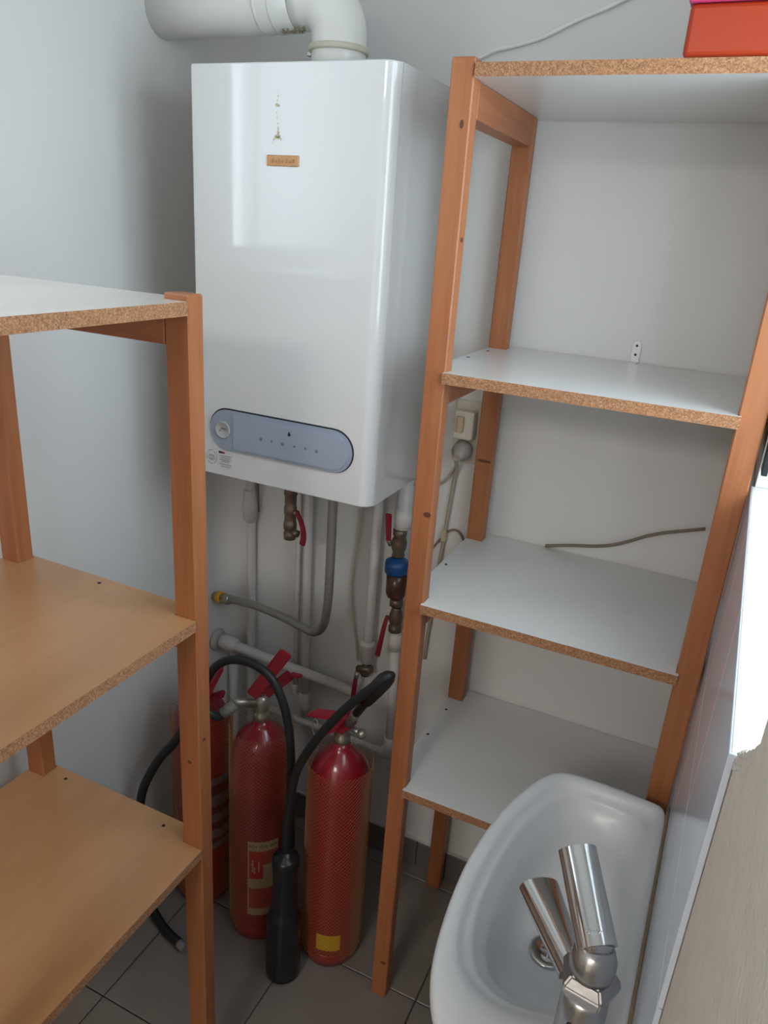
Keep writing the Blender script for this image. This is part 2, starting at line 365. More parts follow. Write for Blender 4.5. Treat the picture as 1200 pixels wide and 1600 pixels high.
# --- right rack, long side along X
Z1, Z2, Z3, Z4 = 1.8779, 1.4417, 1.0228, 0.605
rk = thing('shelving_rack', 'tall pine shelving rack with four white boards against the back wall beside the basin', 'shelving rack', (0.85, -0.2, 0))
PX0, PX1, QX0, QX1 = .598, .634, 1.071, 1.107
FY0, FY1, RY0, RY1 = -.395, -.366, -.055, -.026
posts = {}
for nm, x0, x1 in (('l', PX0, PX1), ('r', QX0, QX1)):
    for ny, y0, y1 in (('f', FY0, FY1), ('b', RY0, RY1)):
        dx = .019 if nm+ny == 'rb' else 0
        posts[nm+ny] = box_obj('post', (x0+dx, y0, 0.0005), (min(x1+dx, 1.1135), y1, 1.886 if ny == 'f' else Z1-.0185), pine, rk, .002)
knot(posts['lf'], ('y', FY0, -1), .626, 1.193, .007, .005)
knot(posts['lf'], ('x', PX1, 1), -.380, 1.643, .006, .004)
knot(posts['lf'], ('y', FY0, -1), .622, .107, .007, .004)
knot(posts['lb'], ('y', RY0, -1), .618, 1.205, .016, .003)
knot(posts['lf'], ('y', FY0, -1), .622, 1.80, .003, .006)
TH = .018
for x0, x1 in ((PX0, PX1), (QX0+.018, QX1)):
    for z, h in ((Z1, .050), (Z2, .039), (Z3, .039), (Z4, .039)):
        box_obj('crossbar', (x0, FY1+.0004, z-TH-h), (x1, RY0-.0004, z-TH-.0003), pine_y, rk, .0015)
for i, z in enumerate((Z1, Z2, Z3, Z4)):
    g = .0006; yf = FY0-.009
    xa, xb = PX1-.002, QX0+.004
    if i == 0:
        poly = [(PX1+g, yf+.006), (QX0-g, yf+.006), (QX0-g, FY1+g), (QX1, FY1+g), (QX1, -.002), (PX0+.0, -.002), (PX0, FY1+g), (PX1+g, FY1+g)]
    else:
        poly = [(xa, yf), (xb, yf), (xb, FY0-g), (QX0-g, FY0-g), (QX0-g, FY1+g), (QX1, FY1+g), (QX1, RY0-g), (QX0+.018, RY0-g), (QX0+.018, RY1+g), (QX1, RY1+g), (QX1, -.002),
                (PX0+.012, -.002), (PX0+.012, RY1+g), (PX1+g, RY1+g), (PX1+g, RY0-g), (PX0, RY0-g), (PX0, FY1+g), (PX1+g, FY1+g), (PX1+g, FY0-g), (xa, FY0-g)]
    bm = bm_new(); add_prism(bm, poly, z-TH, z, 1, 0); b = obj('shelf_board', bm, [melam, edge], rk)
    if i > 0:
        for sx, sy in ((.610, -.213), (.613, -.105)) if i != 2 else ((.610, -.213),): screw(b, sx, sy, z)
# --- left rack, long side along Y
lk = thing('shelving_rack', 'lower pine shelving rack with three beech-coloured boards along the left wall', 'shelving rack', (0.18, -0.97, 0))
AX0, AX1, BX0, BX1 = -.026, .015, .351, .3916
EY0, EY1 = -.7302, -.699; NY0, NY1 = -1.234, -1.203
LZ = (1.545, 1.073, .62)
lp = {}
for nm, x0, x1 in (('a', AX0, AX1), ('b', BX0, BX1)):
    for ny, y0, y1 in (('e', EY0, EY1), ('n', NY0, NY1)):
        lp[nm+ny] = box_obj('post', (x0, y0, 0.0005), (x1, y1, 1.5535 if nm+ny in ('be', 'bn') else LZ[0]-.0185), pine, lk, .002)
for y0, y1 in ((EY0, EY1), (NY0, NY1)):
    for z in LZ:
        box_obj('crossbar', (AX1+.0004, y0, z-TH-.042), (BX0-.0004, y1, z-TH-.0003), pine_x, lk, .0015)
knot(lp['be'], ('y', EY0, -1), .371, .80, .004, .003); knot(lp['be'], ('x', BX1, 1), -.717, .845, .004, .003)
for i, z in enumerate(LZ):
    g = .0006; xf = BX1+.001 if i == 0 else BX1+.0006
    if i == 0:
        poly = [(BX0-g, EY1+.010), (BX0-g, EY0-g), (BX1, EY0-g), (BX1, NY1+g), (BX0-g, NY1+g), (BX0-g, NY0-.01), (AX0, NY0-.01), (AX0, EY1+.010)]
    else:
        poly = [(AX0, EY1+.004), (AX0, EY1+g), (AX1+g, EY1+g), (AX1+g, EY0-g), (AX0, EY0-g), (AX0, NY1+g), (AX1+g, NY1+g), (AX1+g, NY0-g), (AX0, NY0-g), (AX0, NY0-.004),
                (BX0-g, NY0-.004), (BX0-g, NY1+g), (xf, NY1+g), (xf, EY0-g), (BX0-g, EY0-g), (BX0-g, EY1+.004)]
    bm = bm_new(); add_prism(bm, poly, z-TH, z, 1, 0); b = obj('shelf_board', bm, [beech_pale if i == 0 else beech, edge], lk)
    if i == 0: b['label'] = 'pale top board'
    if i == 1: screw(b, .180, -.713, z)
    if i == 2: screw(b, .056, -.715, z); screw(b, .297, -.718, z)

# ------------------------------------------------------------------ boiler
BX = (.106, .497); BY = -.36; BZ = (1.163, 1.8925)
bo = thing('wall_boiler', 'white gas boiler with blue-grey control panel hung on the back wall', 'boiler', (.305, -.18, BZ[0]))
bm = bm_new(); fs = add_box(bm, (BX[0], BY, BZ[0]), (BX[1], -.004, BZ[1]))
es = [e for e in bm.edges if all(abs(v.co.y-BY) < 1e-5 for v in e.verts) and abs(e.verts[0].co.z-e.verts[1].co.z) > .1]
er = [e for e in es if e.verts[0].co.x > .3]; el_ = [e for e in es if e.verts[0].co.x < .3]
bmesh.ops.bevel(bm, geom=er, offset=.024, segments=8, affect='EDGES', profile=0.5)
bmesh.ops.bevel(bm, geom=el_, offset=.006, segments=3, affect='EDGES', profile=0.5)
es = [e for e in bm.edges if all(v.co.y < -.34 for v in e.verts) and all(abs(v.co.z-BZ[0]) < 1e-4 or abs(v.co.z-BZ[1]) < 1e-4 for v in e.verts) and len(e.link_faces) == 2 and e.calc_face_angle(0) > .8]
bmesh.ops.bevel(bm, geom=es, offset=.003, segments=2, affect='EDGES', profile=0.5)
for f in bm.faces: f.smooth = True
casing = obj('casing', bm, enamel, bo)
md = casing.modifiers.new('weighted', 'WEIGHTED_NORMAL'); md.keep_sharp = False; md.weight = 80
def stadium(bm, x0, x1, z0, z1, ya, yb, seg=16, mi=0, left=True):
    r = (z1-z0)/2; zc = (z0+z1)/2; pts = []
    for k in range(seg+1):
        a = -math.pi/2+math.pi*k/seg; pts.append((x1-r+r*math.cos(a), zc+r*math.sin(a)))
    if left:
        for k in range(seg+1):
            a = math.pi/2+math.pi*k/seg; pts.append((x0+r+r*math.cos(a), zc+r*math.sin(a)))
    else: pts += [(x0, z1), (x0, z0)]
    A = [bm.verts.new((x, ya, z)) for x, z in pts]; B = [bm.verts.new((x, yb, z)) for x, z in pts]
    bm.faces.new(A); bm.faces.new(B[::-1]); n = len(pts)
    for k in range(n): bm.faces.new((A[k], B[k], B[(k+1) % n], A[(k+1) % n]))
pan = bpy.data.objects.new('control_panel', None); COL.objects.link(pan); pan.parent = bo; pan['_base'] = bo['_base']
bm = bm_new(); stadium(bm, .138, .4605, 1.2195, 1.3045, BY-.0006, BY); obj('panel_gap', bm, darkg, pan)
bm = bm_new(); stadium(bm, .1405, .4575, 1.2205, 1.3015, BY-.0035, BY-.0007); obj('panel_face', bm, panelm, pan)
bm = bm_new(); stadium(bm, .197, .4505, 1.2265, 1.2955, BY-.0055, BY-.0036, left=False); obj('flap', bm, panel2, pan)
lathe_obj('pressure_gauge', [(.0, .0012), (.0140, .0012), (.0150, .0024), (.0170, .0024), (.0178, 0)], (.1715, BY-.0036, 1.2605), gauge, pan, axis=(0, -1, 0), label='round pressure gauge')
bm = bm_new(); add_box(bm, (.168, BY-.0056, 1.262), (.180, BY-.0049, 1.2645)); add_box(bm, (.164, BY-.0056, 1.257), (.167, BY-.0049, 1.2595)); obj('gauge_needle', bm, greyd, pan)
for k, (x, z) in enumerate(((.262, 1.258), (.286, 1.2575), (.311, 1.257), (.337, 1.257), (.361, 1.257), (.385, 1.256))):
    lathe_obj('indicator_mark', [(0, .0006), ((.0030, .0020)[k in (1, 3, 4)], .0006), ((.0034, .0024)[k in (1, 3, 4)], 0)], (x, BY-.0056, z), greyd, pan, axis=(0, -1, 0), seg=10)
bm = bm_new(); v = [bm.verts.new((.325+a, BY-yy, 1.278+b)) for yy in (.0056, .0064) for a, b in ((-.003, -.003), (.003, -.003), (.0022, .001), (0, .005), (-.0022, .001))]
bm.faces.new(v[5:]); bm.faces.new(v[:5]); [bm.faces.new((v[k], v[(k+1) % 5], v[5+(k+1) % 5], v[5+k])) for k in range(5)]
obj('flame_symbol', bm, darkg, pan)
# badge, glue marks, stickers
bd = box_obj('badge', (.2655, BY-.0022, 1.7375), (.3285, BY-.0001, 1.7545), badge, bo, .001, label='small orange name badge')
bm = bm_new()
for k, x in enumerate([.276, .283, .289, .2955, .303, .310, .317]):
    add_box(bm, (x, BY-.0026, 1.7425), (x+.0032, BY-.0023, 1.7465+.002*(k % 2 == 0)))
obj('badge_letters', bm, plain('faded_badge_letters', (.42, .17, .05), .5), bd)
bm = bm_new()
def blob(x, z, r, sx=1.0):
    n = 9; c = [bm.verts.new((x+sx*r*random.uniform(.6, 1.2)*math.cos(6.283*k/n), BY-.0003, z+r*random.uniform(.6, 1.2)*math.sin(6.283*k/n))) for k in range(n)]
    bm.faces.new(c)
for x, z, r, s in ((.286, 1.848, .0014, .6), (.2855, 1.842, .002, .6), (.2845, 1.836, .0018, .8), (.2835, 1.829, .0035, 1), (.288, 1.8285, .002, 1.2), (.2835, 1.818, .002, .5), (.284, 1.810, .0022, .5), (.286, 1.802, .0018, .6),
                   (.287, 1.795, .003, .6), (.2865, 1.789, .0035, .8), (.2865, 1.7835, .004, 1.1), (.2815, 1.781, .0038, .9), (.278, 1.778, .003, .7), (.2925, 1.7785, .002, 1), (.2765, 1.773, .0016, .8), (.2975, 1.782, .0012, 1), (.289, 1.781, .003, 1)):
    blob(x, z, r, s)
obj('glue_residue', bm, stain, bo, label='yellowed tower-shaped trace of glue')
stk = box_obj('sticker', (.157, BY-.0006, 1.181), (.191, BY-.0001, 1.216), plain('sticker_paper', (.74, .74, .74), .4), bo)
bm = bm_new()
for r_i, (z, a, b) in enumerate(((1.206, .162, .188), (1.202, .164, .186), (1.198, .161, .187), (1.1945, .166, .184), (1.1885, .160, .189), (1.184, .165, .186))):
    x = a
    while x < b:
        w_ = random.uniform(.0015, .004); add_box(bm, (x, BY-.0011, z-.0008), (min(x+w_, b), BY-.0007, z+.0006)); x += w_+.0009
obj('fine_print', bm, greyd, stk)
bm = bm_new(); add_box(bm, (.159, BY-.0011, 1.2105), (.166, BY-.0007, 1.2145)); obj('dark_logo', bm, darkg, stk)
bm = bm_new(); add_box(bm, (.1663, BY-.0011, 1.2105), (.173, BY-.0007, 1.2145)); obj('red_logo', bm, redh, stk)
bm = bm_new()
for a0 in range(0, 24):
    a, b2 = 2*math.pi*a0/24, 2*math.pi*(a0+.8)/24
    if a0 % 5 == 4: continue
    vs = [bm.verts.new((.1405+r*math.cos(t), BY-.0004, 1.199+1.15*r*math.sin(t))) for r, t in ((.0118, a), (.0118, b2), (.0132, b2), (.0132, a))]
    bm.faces.new(vs)
for z, a, b in ((1.203, .134, .147), (1.200, .132, .149), (1.196, .131, .151), (1.193, .135, .146)):
    add_box(bm, (a, BY-.0005, z-.0008), (b, BY-.0002, z+.0008))
obj('round_stamp', bm, plain('pale_grey_print', (.36, .36, .38), .6), bo)
# steel bottom tray
box_obj('bottom_tray', (BX[0]+.012, BY+.02, BZ[0]-.004), (BX[1]-.012, -.006, BZ[0]+.001), zinc, bo)

# ------------------------------------------------------------------ flue
fl = thing('flue_pipe', 'white enamelled flue elbow rising from the boiler top into the left wall', 'flue pipe', (.307, -.2, 1.893))
FX, FY = .307, -.2; r = .0485; cz = 1.957; R = .062
pts = [(FX, FY, 1.893), (FX, FY, 1.93), (FX, FY, cz)]
for k in range(1, 13):
    a = math.pi/2*k/12; pts.append((FX-R+R*math.cos(a), FY, cz+R*math.sin(a)))
elb_end = pts[-1]
pts.append((FX-R-.02, FY, cz+R))
tube_obj('elbow', pts, r, fluem, fl, seg=40)
tube_obj('horizontal_duct', [(FX-R-.02, FY, cz+R), (.02, FY+.006, cz+R), (XL+.001, FY+.010, cz+R)], r+.002, fluem, fl, seg=40)
bm = bm_new(); add_lathe(bm, [(r, 0), (r+.004, 0), (r+.005, .003), (r+.005, .007), (r+.004, .010), (r, .010)], (FX, FY, 1.934), seg=40); obj('collar', bm, plain('cream_collar', (.62, .58, .48), .5), fl)
bm = bm_new(); add_box(bm, (FX-r-.014, FY-.006, 1.931), (FX-r-.004, FY+.004, 1.939), .001); add_tube(bm, [(FX-r-.013, FY-.004, 1.937), (FX-r-.001, FY-.004, 1.943)], .002, 6); obj('clip', bm, nickel, fl)
for x in (.155, .185): lathe_obj('seam_ring', [(r+.0022, -.003), (r+.0034, -.001), (r+.0034, .001), (r+.0022, .003)], (x, FY+.002, cz+R), fluem, fl, axis=(1, 0, 0), seg=40)
bm = bm_new()
for k in range(16):
    t = k/15; x = .200+.048*t; s = .0022+.0035*random.random()*(1.3-t)
    bmesh.ops.create_icosphere(bm, subdivisions=1, radius=s, matrix=Matrix.Translation((x, FY-.012+random.uniform(-.01, .01), cz+R-r-.0005+(.010 if x > .235 else 0)*(x-.235)/.02)))
obj('foam_crumbs', bm, foam, fl, label='brown crumbs of sealing foam')

# ------------------------------------------------------------------ pipes on the back wall
def wall_pipe(name, label, pts, r, mat=pipem, cat='pipe', smooth=0, group=None):
    t = thing(name, label, cat, tuple(pts[-1]), group); tube_obj('tube', pts, r, mat, t, 16, smooth); return t
YP = -.03
p1 = wall_pipe('heating_pipe', 'white pipe with a thick joint straight down from the boiler\'s left end', [(-.002, -.016, 1.2), (.001, -.016, .8), (.003, -.016, .11), (.003, -.016, .0)], .0125)
lathe_obj('coupling', [(.0128, -.04), (.018, -.036), (.019, -.012), (.0205, -.010), (.0205, .012), (.018, .014), (.017, .045), (.0128, .048)], (.001, -.0225, .955), pipem, p1)
bm = bm_new(); add_tube(bm, [(.022, -.020, 1.16), (.023, -.020, 1.03), (.0245, -.018, .945)], .0022, 6); obj('dark_wire', bm, cabled, p1)
p2 = wall_pipe('heating_pipe', 'thin white pipe on the wall just right of the red-levered boiler valve', [(.148, -.022, 1.2), (.150, -.022, .7), (.152, -.022, .440)], .0075)
lathe_obj('coupling', [(.0078, -.016), (.010, -.014), (.0105, .01), (.0078, .014)], (.152, -.022, .455), pipem, p2)
p3 = wall_pipe('heating_pipe', 'brown-streaked white pipe beside the thin one, behind the middle extinguisher', [(.176, -.026, 1.2), (.180, -.026, .7), (.186, -.026, .378)], .0115)
lathe_obj('coupling', [(.0118, -.03), (.0145, -.026), (.0145, .02), (.0118, .024)], (.1845, -.026, .43), pipem, p3)
bm = bm_new(); add_tube(bm, [(.1655, -.017, 1.1), (.1675, -.017, .8), (.171, -.017, .50)], .0022, 6); obj('brown_streak', bm, plain('streak_brown', (.33, .23, .15), .8), p3)  # narrow brown line beside the pipe
p4 = wall_pipe('heating_pipe', 'white pipe under the boiler\'s right end, ending in a white socket', [(.371, -.035, 1.2), (.369, -.035, .70), (.368, -.035, .655)], .0125)
lathe_obj('coupling', [(.0128, -.034), (.0165, -.032), (.0165, .014), (.0190, .016), (.0190, .024), (.0128, .028)], (.368, -.035, .650), pipem, p4)
# horizontal pipes
h1 = wall_pipe('radiator_pipe', 'thick white pipe running along the wall from a round flange, upper one', [(XL+.002, -.046, .547), (-.03, -.046, .543), (.15, -.046, .533), (.345, -.046, .523)], .0140)
lathe_obj('flange', [(.0145, .0), (.031, .0), (.032, .006), (.028, .010), (.0145, .013)], (XL+.002, -.050, .548), plain('plaster_collar', (.50, .47, .44), .8), h1, axis=(1, 0, 0))
lathe_obj('sleeve', [(.0145, .0), (.0215, .002), (.0215, .040), (.017, .052), (.0145, .054)], (XL+.016, -.046, .547), pipem, h1, axis=(1, 0, -.055))
h2 = wall_pipe('radiator_pipe', 'thin white pipe along the wall behind the extinguishers, lower one', [(.03, -.040, .376), (.20, -.040, .368), (.437, -.048, .374)], .0095)
h3 = wall_pipe('radiator_pipe', 'short upright white pipe in the wall corner below the round flange', [(-.052, -.024, .520), (-.050, -.024, .20), (-.050, -.024, .0)], .013)
# gas hose
gh = thing('gas_hose', 'flexible braided steel gas hose curving from the boiler to the left wall', 'hose', (.15, -.15, .73))
tube_obj('braided_tube', [(.337, -.20, 1.160), (.337, -.20, 1.05), (.336, -.198, .93), (.330, -.19, .84), (.314, -.178, .775), (.284, -.166, .742), (.245, -.155, .738), (.17, -.13, .734), (.07, -.10, .722), (.0, -.078, .706), (-.035, -.07, .697)], .0105, steel, gh, 14, 8)
lathe_obj('nut', [(.011, 0), (.0150, .001), (.0150, .020), (.011, .022)], (.337, -.20, 1.137), nickel, gh, seg=6)
lathe_obj('end_fitting', [(.0145, -.01), (.0145, .020), (.0115, .024)], (-.050, -.0667, .694), nickel, gh, axis=(.96, -.2, .17), seg=8)
lathe_obj('yellow_tape_wrap', [(.0155, -.026), (.0160, -.012), (.0155, -.006)], (-.050, -.0667, .694), tapey, gh, axis=(.96, -.2, .17), seg=12)
tube_obj('wall_nipple', [(XL+.001, -.058, .688), (-.074, -.0615, .690)], .011, nickel, gh)
# boiler valve with red lever
def red_lever(parent, pts, w=.010, t=.004, side=(0, 1, 0)):
    bm = bm_new(); P = catmull(pts, 6); s = Vector(side); rings = []
    for i, p in enumerate(P):
        d = (P[min(i+1, len(P)-1)]-P[max(i-1, 0)]).normalized(); n = d.cross(s).normalized(); b = d.cross(n).normalized()
        ww = w*(.8+.35*i/len(P)); rings.append([bm.verts.new(p+n*a*ww/2+b*c*t/2) for a, c in ((-1, -1), (1, -1), (1, 1), (-1, 1))])
    for a, b in zip(rings, rings[1:]):
        for k in range(4): bm.faces.new((a[k], a[(k+1) % 4], b[(k+1) % 4], b[k]))
    bm.faces.new(rings[0]); bm.faces.new(rings[-1])
    bmesh.ops.recalc_face_normals(bm, faces=bm.faces)
    bmesh.ops.bevel(bm, geom=[e for e in bm.edges if len(e.link_faces) == 2 and e.calc_face_angle(0) > 1.0], offset=.0012, segments=2, affect='EDGES')
    return obj('lever', bm, redlev, parent, label='red valve lever')
v1 = thing('ball_valve', 'brass ball valve with curved red lever hanging under the boiler\'s middle', 'valve', (.226, -.2, .985))
lathe_obj('body', [(.010, 0), (.0135, .001), (.0145, .016), (.0130, .018), (.0130, .024), (.0148, .026), (.0148, .040), (.0132, .042), (.0132, .060), (.0145, .064), (.0145, .078), (.0128, .080), (.0135, .105), (.0150, .107), (.0150, .125), (.0125, .127), (.0125, .150), (.0145, .152), (.0145, .174), (.011, .177)], (.231, -.2, .983), brass, v1, seg=14)
bm = bm_new(); add_tube(bm, [(.238, -.202, 1.052), (.252, -.204, 1.050)], .0075, 10); obj('stem', bm, brass, v1)
bm = bm_new(); add_tube(bm, [(.236, -.202, 1.003), (.254, -.203, 1.001)], .0085, 10); obj('side_port', bm, brass, v1)
red_lever(v1, [(.250, -.206, 1.056), (.260, -.208, 1.042), (.269, -.209, 1.022), (.272, -.209, 1.000), (.268, -.208, .980)], .012, .006)
# thin drain wire
tube_obj('drain_tube', [(.322, -.012, 1.17), (.320, -.012, 1.0), (.309, -.012, .88), (.304, -.012, .80), (.312, -.012, .72), (.324, -.014, .655), (.334, -.016, .60)], .0032, plain('yellowed_plastic_tube', (.50, .42, .30), .5), seg=8, smooth=8)
tag(bpy.data.objects['drain_tube'], 'thin yellowed plastic tube hanging down the wall behind the gas hose', 'tube')
# small drain valve at the end of the right pipe
v2 = thing('drain_valve', 'small dark drain valve with a hanging red lever below the right white pipe', 'valve', (.362, -.035, .575))
lathe_obj('body', [(.008, 0), (.012, .002), (.013, .016), (.010, .020), (.010, .036), (.008, .04)], (.366, -.035, .575), brass, v2, seg=12)
bm = bm_new(); add_tube(bm, [(.345, -.038, .588), (.384, -.036, .600)], .011, 12); obj('cross_body', bm, brass, v2)
bm = bm_new(); add_tube(bm, [(.352, -.052, .592), (.351, -.058, .574)], .0065, 10); obj('chrome_neck', bm, nickel, v2)
red_lever(v2, [(.351, -.058, .578), (.350, -.060, .555), (.348, -.060, .510)], .012, .006)
# water filter assembly
wf = thing('water_filter', 'brass water filter with blue cap and brown bowl on the upright pipe beside the rack', 'filter', (.448, -.07, .38))
lathe_obj('filter_cap', [(.010, .040), (.014, .040), (.019, .034), (.027, .030), (.0285, .022), (.0285, .004), (.0265, .0)], (.444, -.07, .903), bluep, wf, label='blue plastic filter cap')
lathe_obj('filter_bowl', [(.0255, .063), (.0245, .01), (.021, .002), (.014, 0)], (.447, -.07, .8395), bowlm, wf, seg=10, label='dark brown filter bowl')
lathe_obj('union_nut', [(.012, 0), (.017, .003), (.017, .018), (.012, .022)], (.450, -.07, .816), brass, wf, seg=8)
lathe_obj('lower_valve', [(.012, 0), (.016, .001), (.016, .014), (.0125, .018), (.0165, .028), (.0165, .046), (.012, .060), (.012, .066)], (.452, -.07, .749), brass, wf, seg=12)
red_lever(wf, [(.434, -.078, .790), (.430, -.084, .765), (.427, -.088, .735), (.420, -.090, .680)], .011, .006)
lathe_obj('upper_valve', [(.012, 0), (.016, .004), (.0135, .012), (.0175, .022), (.0185, .038), (.0135, .052), (.0165, .055), (.0165, .070)], (.445, -.07, .944), brass, wf, seg=12)
bm = bm_new(); add_tube(bm, [(.428, -.078, .972), (.420, -.082, .990)], .006, 8); obj('stem', bm, nickel, wf)
red_lever(wf, [(.425, -.086, .985), (.424, -.088, 1.01), (.422, -.090, 1.052)], .013, .006)
lathe_obj('white_sleeve', [(.0125, 0), (.020, .002), (.020, .045), (.0175, .047), (.0175, .14), (.0125, .142)], (.450, -.07, 1.0155), pipem, wf)
tube_obj('riser_pipe', [(.452, -.07, 1.145), (.452, -.07, 1.25)], .0125, pipem, wf, 16)
tube_obj('lower_pipe', [(.456, -.07, .749), (.462, -.07, .55), (.464, -.07, .430)], .0125, pipem, wf, 16)
lathe_obj('pipe_socket', [(.0127, 0), (.0170, .001), (.0170, .040), (.0127, .044)], (.4565, -.07, .700), pipem, wf)
el = [(.464, -.07, .445), (.464, -.07, .415), (.462, -.068, .400), (.455, -.062, .386), (.444, -.055, .378), (.438, -.048, .374)]
tube_obj('elbow', el, .0165, pipem, wf, 16)

# ------------------------------------------------------------------ cables, socket, bracket
so = thing('wall_socket', 'cream surface socket with a grey-beige plug on the wall behind the rack', 'socket', (.555, 0, 1.20))
box_obj('back_plate', (.528, -.012, 1.180), (.592, -.0005, 1.318), creamp, so, .004, 2)
box_obj('socket_block', (.535, -.040, 1.238), (.580, -.0125, 1.300), creamp, so, .004, 2)
box_obj('adapter', (.5455, -.052, 1.255), (.5605, -.0405, 1.290), cream_l, so, .003, 2, label='yellow-cream plug body')
lathe_obj('plug', [(.018, 0), (.021, .004), (.021, .024), (.014, .032), (.008, .044)], (.557, -.0125, 1.215), plain('grey_beige_plug', (.40, .36, .32), .45), so, axis=(0, -1, -.35), label='round grey-beige plug')
pc = thing('power_cable', 'beige power cable hanging from the wall socket with a small splice', 'cable', (.53, -.01, .92))
tube_obj('lead', [(.553, -.052, 1.198), (.550, -.030, 1.175), (.543, -.012, 1.147), (.538, -.010, 1.09), (.534, -.010, 1.03), (.531, -.010, .985), (.528, -.010, .94), (.523, -.010, .89), (.520, -.010, .80), (.515, -.010, .72), (.513, -.010, .66)], .0042, cableb, pc, 8, 8)
tube_obj('branch_lead', [(.551, -.044, 1.188), (.543, -.016, 1.168), (.530, -.010, 1.145), (.516, -.010, 1.124), (.500, -.009, 1.116), (.47, -.009, 1.112), (.44, -.009, 1.11), (.43, -.009, 1.20)], .0028, cableb, pc, 8, 8)
box_obj('splice', (.526, -.020, .985), (.538, -.006, 1.012), cream_l, pc, .002, 2)
tube_obj('brown_wire', [(.505, -.010, .956), (.514, -.012, .972), (.527, -.013, .992), (.54, -.013, 1.010), (.556, -.012, 1.018), (.570, -.010, 1.010), (.58, -.008, .992)], .0025, cabled, pc, 8, 6)
tube_obj('ceiling_cable', [(.480, -.006, 1.955), (.506, -.006, 1.965), (.530, -.006, 1.975), (.561, -.006, 1.980), (.619, -.006, 1.994), (.673, -.006, 2.017), (.738, -.006, 2.040), (.80, -.006, 2.07), (.85, -.006, 2.12)], .0036, cablew, None, 8, 8, loc=(.506, 0, 1.965))
tag(bpy.data.objects['ceiling_cable'], 'thin white cable rising across the wall above the tall rack', 'cable')
tube_obj('shelf_cable', [(1.070, -.004, 1.138), (1.055, -.008, 1.134), (1.000, -.007, 1.114), (.965, -.007, 1.098), (.942, -.007, 1.084), (.905, -.007, 1.064), (.868, -.007, 1.052), (.82, -.007, 1.042), (.790, -.007, 1.034), (.765, -.007, 1.0275)], .0035, cabled, None, 8, 8, loc=(.77, 0, 1.03))
tag(bpy.data.objects['shelf_cable'], 'brown-grey cable from a wall hole down onto the second shelf from the top', 'cable')
bpy.data.objects['shelf_cable']['label'] = 'brown-grey cable leaving a wall hole above the third board of the tall rack'
br = thing('angle_bracket', 'small zinc angle bracket screwed to the wall above the second white board', 'bracket', (.878, 0, Z2))
bm = bm_new()
pl = [(.870, 1.4437), (.870, 1.476), (.8725, 1.4815), (.8775, 1.4835), (.8825, 1.4815), (.885, 1.476), (.885, 1.4437)]
A = [bm.verts.new((x, -.0005, z)) for x, z in pl]; B = [bm.verts.new((x, -.003, z)) for x, z in pl]
bm.faces.new(A); bm.faces.new(B[::-1]); [bm.faces.new((A[k], B[k], B[(k+1) % 7], A[(k+1) % 7])) for k in range(7)]
add_box(bm, (.870, -.032, 1.4417+.0003), (.885, -.0005, 1.4437)); obj('plate', bm, zinc, br)
for z in (1.474, 1.457): lathe_obj('screw_hole', [(0, .0006), (.0024, .0006), (.0024, 0)], (.8775, -.003, z), darkg, br, axis=(0, -1, 0), seg=10)

# ------------------------------------------------------------------ orange box on top of the rack
ob = thing('storage_box', 'bright orange plastic box with pink lid on top of the tall rack', 'box', (1.0, -.27, Z1))
bm = bm_new()
lo = [(.909, -.398), (1.095, -.398), (1.095, -.13), (.909, -.13)]
add_box(bm, (.909, -.398, Z1+.0004), (1.064, -.13, 1.937), .006, 0, 3)
obj('tub', bm, orange, ob)
box_obj('lid', (.906, -.401, 1.9375), (1.067, -.127, 1.949), pink, ob, .003, 2)
# black rail hanging at the far end of the window recess
rl = box_obj('blind_rail', (.0065, .095, 1.365), (.0145, .140, WIN_R[3]-.0005), blackp, None, .001)
place_rw(rl); tag(rl, 'narrow black rail hanging at the window recess behind the right post', 'blind rail')

